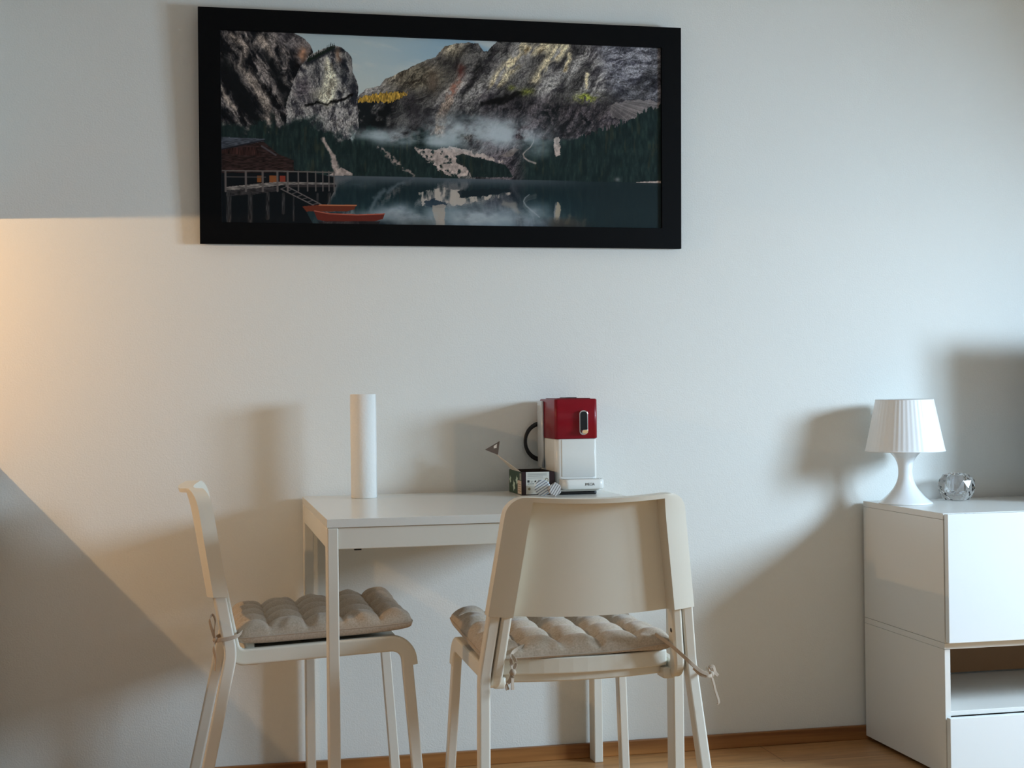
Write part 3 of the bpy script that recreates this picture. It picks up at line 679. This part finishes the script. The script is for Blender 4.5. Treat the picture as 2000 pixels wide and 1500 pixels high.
# ================================================================ seat cushions
def make_cushion(label, loc, rz, seed, lifts, wrinkle=1.0):
    c = thing('seat_cushion', label, 'cushion', loc, rz, 'taupe seat cushions tied to the chairs')
    rs = np.random.RandomState(seed); NX = 96
    u = np.linspace(-1, 1, NX + 1); Ug, Vg = np.meshgrid(u, u)
    half = .208
    ph = rs.rand(8) * 6.28
    # outline: edges bow inwards a little between the corners, corners are pinched
    r4 = np.maximum(np.abs(Ug), np.abs(Vg))
    sq = 1 - .045 * (1 - Vg ** 2) ** 1 * np.abs(Ug) ** 6; sq2 = 1 - .045 * (1 - Ug ** 2) * np.abs(Vg) ** 6
    cr = 1 - .055 * (np.abs(Ug * Vg)) ** 6
    X = Ug * half * sq * cr; Y = Vg * half * sq2 * cr
    sp = .40                                     # tuft spacing in unit coordinates
    cxs = (np.arange(4) - 1.5) * sp
    edge = np.clip((1 - np.abs(Ug) ** 5) * (1 - np.abs(Vg) ** 5), 0, 1) ** .28
    def pf(t):
        a = np.abs(((t / sp + .0) % 1.0) - .5) * 2   # 0 at the crease lines through the tufts, 1 mid puff
        return a
    cu = 1 - np.abs(np.cos(PI * (Ug / sp + .0)))       # crease where cos = +-1
    # tufts sit at (k + .5) * sp: make creases there
    au = np.abs(np.cos(PI * Ug / sp)); av = np.abs(np.cos(PI * Vg / sp))
    inU = np.clip((.72 - np.abs(Ug)) / .1, 0, 1); inV = np.clip((.72 - np.abs(Vg)) / .1, 0, 1)
    d = np.full(Ug.shape, 9.)
    for a in cxs:
        for b in cxs: d = np.minimum(d, np.hypot(Ug - a, Vg - b))
    puff = (.45 + .55 * au ** .55) * (.45 + .55 * av ** .55)
    puff = .36 + .64 * np.sqrt(np.clip(au, 0, 1)) * np.sqrt(np.clip(av, 0, 1))
    dim = np.exp(-(d / .075) ** 2)
    top = .045 * edge * (puff * .92 + .08) * (1 - .62 * dim)
    out = np.clip((np.maximum(np.abs(Ug), np.abs(Vg)) - .6) / .25, 0, 1)
    top = top * (1 - .0 * out)
    # radial gathers near the rim
    th = np.arctan2(Vg, Ug)
    rim_w = np.clip((r4 - .70) / .22, 0, 1) * np.clip((1.0 - r4) / .04, 0, 1)
    top += wrinkle * rim_w * .0026 * (np.sin(23 * th + ph[0]) + np.sin(37 * th + ph[1]) * .7)
    top += .0012 * np.sin(9 * Ug + ph[2]) * np.sin(11 * Vg + ph[3]) * edge
    lift = 0
    for (a, b, s_, wd) in lifts: lift = lift + s_ * np.exp(-(((Ug - a) / wd) ** 2 + ((Vg - b) / wd) ** 2))
    mid = .0225 + lift
    bot = -.0225 * edge ** .8
    Zt = mid + top * .86; Zb = mid + bot
    ramp = np.clip((-.138 - Y) / .016, 0, 1) * np.clip((.191 - np.abs(X)) / .008, 0, 1)      # rests over the raised rear lip of the seat
    Zb = np.minimum(np.maximum(Zb, ramp * .0215), Zt - .004)
    base = np.arange((NX + 1) ** 2).reshape(NX + 1, NX + 1)
    vt = np.stack([X, Y, Zt], -1).reshape(-1, 3); vb = np.stack([X, Y, np.maximum(Zb, 0.0008)], -1).reshape(-1, 3)
    n = len(vt); vs = [tuple(p) for p in vt] + [tuple(p) for p in vb]; fs = []
    for i in range(NX):
        for j in range(NX):
            q = (base[i, j], base[i, j + 1], base[i + 1, j + 1], base[i + 1, j]); fs.append(tuple(int(k) for k in q)); fs.append(tuple(int(k) + n for k in reversed(q)))
    rim = [base[0, j] for j in range(NX)] + [base[i, NX] for i in range(NX)] + [base[NX, j] for j in range(NX, 0, -1)] + [base[i, 0] for i in range(NX, 0, -1)]
    for a, b in zip(rim, rim[1:] + rim[:1]): fs.append((int(a), int(a) + n, int(b) + n, int(b)))
    mb = MB(); mb.add(vs, fs, 0, True); o = mb.build('cushion_pad', M_cushion, c, merge=False)
    # seam cord round the edge
    pts = [Vector(vt[k]) for k in rim[::2]]
    MB().sweep(pts, circ(.0016, 6), closed=True, smooth=True).build('seam', M_tie, c)
    for a in cxs:
        for b in cxs:
            i = int(round((b + 1) / 2 * NX)); j = int(round((a + 1) / 2 * NX)); p = vt[base[i, j]]
            MB().lathe([(0, p[2] + .0022), (.003, p[2] + .0018), (.0045, p[2] - .001), (.0, p[2] - .003)], p[0], p[1], 10).build('tuft_button', M_tie, c)
    return c
cuA = make_cushion('taupe tufted cushion tied on the chair seen from the side', (.0360, -.368, .4500), math.radians(-89.5), 3, [(-.9, .95, .010, .5), (.9, .95, .003, .4)], 1)
cuB = make_cushion('taupe tufted cushion tied on the chair with its back to the camera', (.522, -.775, .4515), math.radians(1.5), 8, [(-1, .8, .012, .6), (1, -1, .012, .5)], 1)
cuA.rotation_euler.rotate_axis('X', math.radians(2.2)); cuB.rotation_euler.rotate_axis('X', math.radians(2.2))
def ribbon(c, pts, w=.008, name='tie', tw=0):
    """a flat ribbon through world points, made in the cushion's own space"""
    bpy.context.view_layer.update()
    inv = c.matrix_world.inverted(); q = smooth_path([inv @ Vector(p) for p in pts], 6); n = len(q)
    MB().sweep(q, rr(w, .0016, .0007, 1), side=lambda i: Vector((math.sin(tw * i / n), .25, math.cos(tw * i / n)))).build(name, M_tie, c)
def knot(c, p, r=.007):
    bpy.context.view_layer.update()
    q = c.matrix_world.inverted() @ Vector(p)
    MB().lathe([(0, q.z - r), (r * .8, q.z - r * .6), (r, q.z), (r * .7, q.z + r * .7), (0, q.z + r)], q.x, q.y, 8).build('knot', M_tie, c)
# chair seen from the side: band round the upright, knot, loop and hanging end
ribbon(cuA, [(-.150, -.560, .478), (-.160, -.590, .4745), (-.176, -.5975, .471), (-.197, -.5975, .468), (-.206, -.590, .467), (-.207, -.570, .470), (-.190, -.5595, .474), (-.160, -.555, .478)], .009)
knot(cuA, (-.2085, -.588, .467))
ribbon(cuA, [(-.209, -.590, .468), (-.216, -.592, .490), (-.221, -.592, .512), (-.215, -.592, .524), (-.209, -.592, .510), (-.211, -.591, .485), (-.209, -.590, .468)], .007, tw=1)
ribbon(cuA, [(-.209, -.590, .466), (-.213, -.592, .448), (-.209, -.593, .425), (-.211, -.593, .400)], .008, tw=.8)
# chair with its back to the camera, left: loop hanging from the corner
ribbon(cuB, [(.415, -.955, .487), (.390, -.975, .483), (.3715, -1.004, .4775), (.3700, -1.012, .462), (.3722, -1.014, .447)], .008)
ribbon(cuB, [(.3715, -1.004, .4775), (.3775, -1.010, .470), (.3785, -1.013, .458), (.3722, -1.014, .446)], .006)
knot(cuB, (.3715, -1.016, .444), .0075)
ribbon(cuB, [(.3715, -1.016, .443), (.3660, -1.018, .430), (.3580, -1.019, .420), (.3600, -1.019, .410)], .008, tw=.9)
ribbon(cuB, [(.3715, -1.016, .443), (.3700, -1.019, .430), (.3700, -1.020, .410)], .0085, tw=.5)
# right: long tie crossing the upright and knotted round the rear leg
ribbon(cuB, [(.690, -.960, .497), (.7080, -1.000, .482), (.7300, -1.034, .459), (.7560, -1.043, .434), (.7760, -1.045, .4235)], .008)
ribbon(cuB, [(.748, -1.034, .437), (.7620, -1.043, .4235), (.7830, -1.040, .4200), (.7920, -1.020, .4230), (.7900, -.992, .427)], .007)
knot(cuB, (.7870, -1.030, .4215), .0075)
ribbon(cuB, [(.7870, -1.030, .4215), (.7840, -1.031, .4350), (.7920, -1.031, .4360), (.7960, -1.030, .4240), (.8020, -1.030, .4170)], .008, tw=.8)
ribbon(cuB, [(.7870, -1.030, .4200), (.7925, -1.031, .4020), (.7955, -1.031, .3880), (.8030, -1.031, .3640), (.8000, -1.031, .3580)], .006, tw=1.6)

# ================================================================ things on the table
Z = TH
t = thing('paper_towel_roll', 'tall white paper towel roll standing upright on the table', 'paper roll', (.176, -.128, Z + .0002))
h = .267; R = .0333
MB().lathe([(.0205, .0), (R - .001, 0), (R, .001), (R, h - .001), (R - .001, h), (.0205, h)], 0, 0, 64).build('paper', M_paper, t)
MB().lathe([(.0185, .0005), (.0204, .0005), (.0204, h - .0005), (.0185, h - .0005), (.0185, .0005)], 0, 0, 40).build('cardboard_core', M_core, t)
mb = MB(); n = 10; v = []
for i in range(n + 1):
    a = math.radians(-20 + 60 * i / n); rr_ = R + .0006 + .0012 * (i / n) ** 2
    v += [(rr_ * math.cos(a), rr_ * math.sin(a), .0006), (rr_ * math.cos(a), rr_ * math.sin(a), h - .0006)]
mb.add(v, [(2 * i, 2 * i + 2, 2 * i + 3, 2 * i + 1) for i in range(n)], 0, True)
o = mb.build('loose_sheet', M_paper, t); sm = o.modifiers.new('thick', 'SOLIDIFY'); sm.thickness = .0004

# coffee machine
t = thing('coffee_machine', 'slim capsule coffee machine, red above and white below, on the table', 'coffee machine', (.7265, -.115, Z + .0002))
x0, x1, yf, yb = -.0585, .0570, -.085, .090
MB().rbox(x0, x1, yf, yb, .1435, .2480, .010, seg=8, e=.0025).build('head', M_red, t)
MB().rbox(x0 + .012, x1 - .012, yf + .02, yb - .02, .2478, .2500, .006).build('lid', M_red, t)
MB().rbox(-.012, .020, -.02, .05, .2500, .2520, .004).build('lid_grip', M_blackpl, t)
MB().rbox(x0 + .001, x1 - .001, yf + .001, yb, .0120, .1433, .016, seg=8).build('body', M_machine, t)
MB().rbox(x0 + .016, x1 - .008, yf - .0006, yf + .010, .0440, .1425, .003).build('front_panel', M_panel, t)
MB().rbox(x0 - .007, x0 + .0005, yb - .055, yb - .002, .0635, .243, .004).build('water_tank', M_tank, t)
dt = MB().rbox(x0 + .010, x1 + .006, -.128, yf + .014, .0135, .0400, .016, seg=8, corners=(0, 0, 1, 1), e=.003).build('drip_tray', M_machine, t)
MB().rbox(x0 + .015, x1 + .001, -.123, yf + .002, .0402, .0412, .013, corners=(0, 0, 1, 1), e=.0003).build('grate', M_chrome, dt)
MB().rbox(x0 + .004, x1 - .001, -.112, yf + .03, .0085, .0133, .012, corners=(0, 0, 1, 1)).build('base_rim', M_machine, t)
MB().rbox(x0 + .006, x1 - .010, -.108, yb - .006, 0, .0086, .008, e=.0012).build('foot', M_blackpl, t)
tx = text_mesh('IMECIA', .0095, .0003, M_text, 'lettering', dt, (.022, -.1283, .0265), (PI / 2, 0, 0), .86, .0)
kn = MB().sweep([(.0165, yf + .002, .186), (.0165, yf - .010, .186)], rr(.0235, .0640, .010, 6), side=(1, 0, 0)).build('lever_rim', M_chrome, t, bevel=.001)
MB().sweep([(.0165, yf - .006, .186), (.0165, yf - .0112, .186)], rr(.0185, .0580, .008, 6), side=(1, 0, 0)).build('lever_face', M_dial, kn)
MB().sweep([(.0165, yf - .010, .1640), (.0185, yf - .018, .1625)], rr(.0175, .0105, .004, 4), side=(1, 0, 0)).build('lever', M_chrome, kn, bevel=.001)
mb = MB(); pts = []
for i in range(150):
    a = 2 * PI * i / 50; rad = .046 + .004 * math.sin(3.1 * a / 3 + 1) + .0032 * (i // 50)
    pts.append((-.052 + rad * .92 * math.cos(a + 1.1), .098 + .0028 * math.sin(a * .71) , .128 + rad * math.sin(a + 1.1)))
mb.sweep(pts, circ(.0034, 8), smooth=True, side=(0, 1, 0)); mb.build('power_cord', M_blackpl, t)

# capsule carton, open
t = thing('capsule_box', 'opened green and maroon carton of coffee capsules beside the machine', 'box', (.6205, -.125, Z + .0002))
bx, by, bz, th = .0435, .0760, .0600, .0010
mb = MB(); mb.box(-bx, bx, -by, by, 0, th)
mb.box(-bx, bx, -by, -by + th, th, bz, 0).box(-bx, bx, by - th, by, th, bz, 0).box(-bx, -bx + th, -by + th, by - th, th, bz, 0).box(bx - th, bx, -by + th, by - th, th, bz, 0)
mb.build('carton', M_inside, t, merge=False)
mb = MB(); e = .0003       # printed skin, left side
xs = -bx - e
mb.add([(xs, -by, 0.0005), (xs, by, .0005), (xs, by, bz), (xs, -by, bz)], [(0, 1, 2, 3)], 0)
def lq(y0, y1, z0, z1, mi, k=1): mb.add([(xs - e * k, y0, z0), (xs - e * k, y1, z0), (xs - e * k, y1, z1), (xs - e * k, y0, z1)], [(0, 1, 2, 3)], mi)
def fl(y, z, a, b):
    n = 14; mb.add([(xs - e, y, z)] + [(xs - e, y + a * (1 + .35 * math.cos(5 * q)) * math.cos(q), z + b * math.sin(q) * (1 + .35 * math.cos(5 * q))) for q in [2 * PI * i / n for i in range(n)]], [(0, 1 + i, 1 + (i + 1) % n) for i in range(n)], 1)
fl(.060, .034, .010, .009); fl(.015, .020, .013, .012); fl(-.020, .036, .011, .010)
lq(-.0745, -.0300, .002, .037, 2); lq(-.0745, -.055, .039, .056, 3)
for i in range(4): lq(-.070, -.036, .009 + i * .006, .0105 + i * .006, 4, 2)
mb.build('side_print', [M_green, M_flower, M_cream, M_inkl, M_gold], t, fix=False)
mb = MB(); yq = -by - e
def fq(x0, x1, z0, z1, mi, k=0): mb.add([(x0, yq - e * k, z0), (x1, yq - e * k, z0), (x1, yq - e * k, z1), (x0, yq - e * k, z1)], [(0, 1, 2, 3)], mi)
fq(-bx, bx, .0005, bz, 0); fq(-bx + .0115, bx - .0135, .002, .0595, 1, 1)
for i, z in enumerate((.0555, .053, .0505, .048, .0435)): fq(-bx + .0155, bx - .0200 - (.010 if i > 2 else 0), z, z + .0008, 2, 2)
for i in range(4):
    a = -bx + .0150 + i * .0098; fq(a, a + .0058, .0325, .0385, 3 if i in (0, 3) else 1, 2)
mb.add([(-bx + .0255, yq - 2 * e, .0325), (-bx + .0275, yq - 2 * e, .0325), (-bx + .0285, yq - 2 * e, .038)], [(0, 1, 2)], 3)
mb.add([(-bx + .0335, yq - 2 * e, .0335), (-bx + .0380, yq - 2 * e, .0335), (-bx + .0385, yq - 2 * e, .0385), (-bx + .0360, yq - 2 * e, .0370)], [(0, 1, 2, 3)], 3)
for i in range(3): fq(-bx + .016 + i * .006, -bx + .0205 + i * .006, .0285, .0297, 3, 2)
def disc(cx, cz, r, mi, k=2):
    n = 20; mb.add([(cx + r * math.cos(2 * PI * i / n), yq - e * k, cz + r * 1.1 * math.sin(2 * PI * i / n)) for i in range(n)], [tuple(range(n))], mi)
disc(bx - .0205, .0385, .0046, 4); disc(bx - .0205, .0385, .0028, 1, 3); disc(-bx + .0200, .0160, .0034, 4); fq(-bx + .014, -bx + .030, .0050, .0056, 4, 2)
mb.build('front_print', [M_maroon, M_label, M_inkl, M_ink, M_gold], t, fix=False)
mb = MB(); mb.box(-bx + .004, bx - .004, -by + .006, by - .006, .030, .034); mb.build('capsule_tray', M_blackpl, t)
# lid flap torn up to the left, with its printed tip
W0 = Vector((.6205, -.125, Z + .0002))
P = lambda *q: Vector(q) - W0
fpl = [P(.5765, -.190, .8005), P(.5765, -.085, .8005), P(.5240, -.105, .8490), P(.5290, -.135, .8425)]
nn = (fpl[1] - fpl[0]).cross(fpl[2] - fpl[0]).normalized()
MB().slab(fpl, nn, .0006).build('lid_flap', M_card, t)
tri = [P(.4975, -.120, .8570), P(.5300, -.130, .8430), P(.5375, -.118, .8790)]
nn = (tri[1] - tri[0]).cross(tri[2] - tri[0]).normalized(); mb = MB().slab(tri, nn, .0006)
q = [tri[0].lerp(tri[2], .55).lerp(tri[1], .12), tri[0].lerp(tri[2], .80).lerp(tri[1], .10), tri[0].lerp(tri[2], .72).lerp(tri[1], .40), tri[0].lerp(tri[2], .46).lerp(tri[1], .30)]
mb.slab([p - nn * .0004 for p in q], nn, .0014, 1)
mb.build('flap_tip', [M_flap, M_card], t)

# two striped capsules in front of the carton
def stripes(name, c0, c1, ang, per):
    m = mat(name, c0, .3, metal=.3); b = m.node_tree.nodes['Principled BSDF']
    tc = N(m, 'ShaderNodeTexCoord'); mp = N(m, 'ShaderNodeMapping'); mp.inputs['Rotation'].default_value = (0, ang, 0); L(m, tc.outputs['Object'], mp.inputs[0])
    wv = N(m, 'ShaderNodeTexWave', bands_direction='X'); wv.inputs['Scale'].default_value = .314 / per; L(m, mp.outputs[0], wv.inputs[0])
    r = N(m, 'ShaderNodeValToRGB'); r.color_ramp.elements[0].position = .15; r.color_ramp.elements[1].position = .40
    r.color_ramp.elements[0].color = (*lin(c1), 1); r.color_ramp.elements[1].color = (*lin(c0), 1); L(m, wv.outputs['Fac'], r.inputs[0]); L(m, r.outputs[0], b.inputs['Base Color'])
    return m
M_capA = stripes('blue_striped_foil', (226, 232, 234), (128, 140, 158), math.radians(-57), .0062)
M_capB = stripes('grey_striped_foil', (208, 203, 198), (122, 115, 114), math.radians(-34), .0062)
def capsule(label, x, y, r, seg, m, rz, tilt):
    t = thing('coffee_capsule', label, 'capsule', (x, y, Z + r + .0003), rz, 'striped capsules lying by the carton')
    pf = [(0, -.0145), (r * .92, -.0145), (r, -.013), (r, -.0115), (r * .80, -.010), (r * .62, .012), (r * .50, .0150), (0, .0155)]
    mb = MB(); n = len(pf); v = []
    for i in range(seg):
        a = 2 * PI * (i + .5) / seg
        for (q, d) in pf: v.append((q * math.cos(a), d, q * math.sin(a)))
    mb.add(v, [(i * n + k, ((i + 1) % seg) * n + k, ((i + 1) % seg) * n + k + 1, i * n + k + 1) for i in range(seg) for k in range(n - 1)], 0, False)
    mb.build('capsule_body', m, t)
    # foil disc over the rim
    mb = MB(); mb.add([(r * .9 * math.cos(2 * PI * (i + .5) / seg), -.0149 - .0008, r * .9 * math.sin(2 * PI * (i + .5) / seg)) for i in range(seg)] + [(r * .9 * math.cos(2 * PI * (i + .5) / seg), -.0146, r * .9 * math.sin(2 * PI * (i + .5) / seg)) for i in range(seg)],
       [tuple(range(seg))] + [(i, (i + 1) % seg, seg + (i + 1) % seg, seg + i) for i in range(seg)])
    mb.build('foil', m, t)
capsule('round capsule with blue and white diagonal stripes leaning by the carton', .6240, -.2320, .0210, 12, M_capA, math.radians(-10), 0)
capsule('six-sided capsule with grey and white diagonal stripes beside the machine', .6440, -.2690, .0185, 6, M_capB, math.radians(8), 0)

# ================================================================ cabinets on the right
KX, KY, KD, KZ0, KZ1, KZ2 = 1.6213, -.0162, .461, .0118, .3508, .6838
KW = 1.20; KF = KY - (KD - .006)
def carcass(mb, z0, z1, w, d, pt=.016):
    mb.box(0, pt, -d, 0, z0 + .0001, z1 - pt - .0006); mb.box(w - pt, w, -d, 0, z0, z1 - pt - .0006)
    mb.box(0, w, -d, 0, z1 - pt, z1); mb.box(pt, w - pt, -d, 0, z0, z0 + pt)
t = thing('door_cabinet', 'upper white cabinet with glossy door carrying the lamp', 'cabinet', (KX, KY, KZ1 + .0008))
hh = KZ2 - KZ1 - .0008
mb = MB(); carcass(mb, 0, hh, KW, KD - .006); mb.build('carcass', M_cab, t, bevel=.0006, merge=False)
mb = MB(); mb.box(.016, KW - .016, -.012, -.004, .016, hh - .016); mb.build('back_panel', M_inner, t)
for i in range(2):
    a = i * KW / 2
    MB().box(a + .0015, a + KW / 2 - .0015, -(KD - .006) - .0215, -(KD - .006) - .0035, .0025, hh - .001).build('door', M_gloss, t, bevel=.0012)
t = thing('media_cabinet', 'lower white cabinet with open shelf and drawer standing on the floor', 'cabinet', (KX, KY, 0))
mb = MB(); carcass(mb, KZ0, KZ1, KW, KD - .006, .0155); mb.build('carcass', M_cab, t, bevel=.0006, merge=False)
MB().box(.0155, KW - .0155, -.012, -.004, .180, KZ1 - .0162).build('back_panel', M_inner, t)
MB().box(.0157, KW - .0157, -(KD - .008), -.0125, .1640, .1760).build('shelf', M_cab, t, bevel=.0008)
for i in range(2):
    a = i * KW / 2
    MB().box(a + .0015, a + KW / 2 - .0015, -(KD - .006) - .0215, -(KD - .006) - .0035, KZ0 + .002, .1625).build('drawer', M_gloss, t, bevel=.0012)
MB().box(.04, KW - .04, -(KD - .05), -.02, 0, KZ0).build('plinth', M_blackpl, t)

# lamp
t = thing('table_lamp', 'small white table lamp with pleated shade on the cabinet', 'lamp', (1.690, -.140, KZ2 + .0002))
pf = [(0, 0), (.0735, 0), (.0745, .0012), (.0735, .003)]
for i in range(1, 25):
    a = i / 24; z = .003 + a * .085; r = .0195 + .054 * (1 - a) ** 2.15; pf.append((r, z))
for i in range(1, 13):
    a = i / 12; z = .088 + a * .060; r = .0195 + .030 * a ** 2.6; pf.append((r, z))
pf += [(.046, .151), (.0, .151)]
MB().lathe(pf, 0, 0, 72).build('lamp_base', M_base, t)
MB().lathe([(0, .151), (.018, .151), (.018, .19), (.014, .195), (0, .195)], 0, 0, 24).build('socket', M_base, t)
MB().lathe([(0, .196), (.012, .196), (.014, .205), (.026, .230), (.022, .250), (0, .258)], 0, 0, 24).build('bulb', M_shade, t)
R0, R1, z0, z1 = .1085, .0790, .146, .2905
mb = MB(); seg = 288
pf = [(R0 + .0012, z0), (R0 + .0014, z0 + .003)]
mb.lathe([(R0 - .0006, z0 - .0005), (R0 + .0012, z0 - .0005), (R0 + .0014, z0 + .0028), (R0 - .0004, z0 + .0030)], 0, 0, seg)
mb.lathe([(R0 + (R1 - R0) * k / 8, z0 + .0015 + (z1 - z0 - .002) * k / 8) for k in range(9)], 0, 0, seg, rib=.0003, ribn=48)
mb.lathe([(R0 - .0014 + (R1 - R0) * k / 8, z0 + .0005 + (z1 - z0 - .002) * k / 8) for k in range(9)], 0, 0, seg, rib=.0003, ribn=48)
mb.lathe([(R1 - .002, z1 - .0022), (R1 + .0008, z1 - .002), (R1 + .0006, z1), (R1 - .0022, z1)], 0, 0, seg)
mb.build('lamp_shade', M_shade, t, fix=False)
mb = MB()
for k in range(3):
    a = 2 * PI * k / 3; mb.sweep([(.013 * math.cos(a), .013 * math.sin(a), .190), (.0905 * math.cos(a), .0905 * math.sin(a), .230)], circ(.0015, 6), side=(0, 0, 1))
mb.build('shade_holder', M_shade, t)

# glass candle holder
t = MB(); rg = random.Random(3)
seg = 11; prof = [(.022, .0), (.036, .002), (.047, .018), (.0535, .037), (.049, .058), (.037, .073), (.024, .0765)]
v = []
for k, (r, z) in enumerate(prof):
    for i in range(seg):
        a = 2 * PI * (i + (.5 if k % 2 else 0)) / seg; q = r * (1 + rg.uniform(-.02, .02)); v.append((q * math.cos(a), q * math.sin(a), z))
f = []
for k in range(len(prof) - 1):
    for i in range(seg):
        a, b = k * seg + i, k * seg + (i + 1) % seg; c, d = a + seg, b + seg
        if k % 2 == 0: f += [(a, b, c), (b, d, c)]
        else: f += [(a, b, d), (a, d, c)]
f.append(tuple(reversed(range(seg)))); n0 = len(v) - seg
inner = [(.0205, .074), (.019, .030), (.014, .024)]
for (r, z) in inner:
    for i in range(seg): a = 2 * PI * i / seg; v.append((r * math.cos(a), r * math.sin(a), z))
for k in range(3):
    for i in range(seg):
        a, b = n0 + k * seg + i, n0 + k * seg + (i + 1) % seg; f.append((a, b, b + seg, a + seg))
f.append(tuple(n0 + 3 * seg + i for i in range(seg)))
t.add(v, f); o = t.build('candle_holder', M_glass)
o.location = (1.877, -.085, KZ2 + .0002)
tag(o, 'faceted clear glass candle holder on the cabinet behind the lamp', 'candle holder')

# television standing past the right edge of the picture
t = thing('television', 'black flat television on the cabinet right of the glass candle holder', 'television', (2.55, -.28, KZ2 + .0002))
MB().box(-.46, .46, -.014, .014, .04, .495).build('screen', M_tv, t, bevel=.003)
MB().box(-.02, .02, -.01, .03, .012, .08).build('neck', M_blackpl, t); MB().box(-.18, .18, -.10, .10, 0, .012).build('stand', M_blackpl, t, bevel=.002)
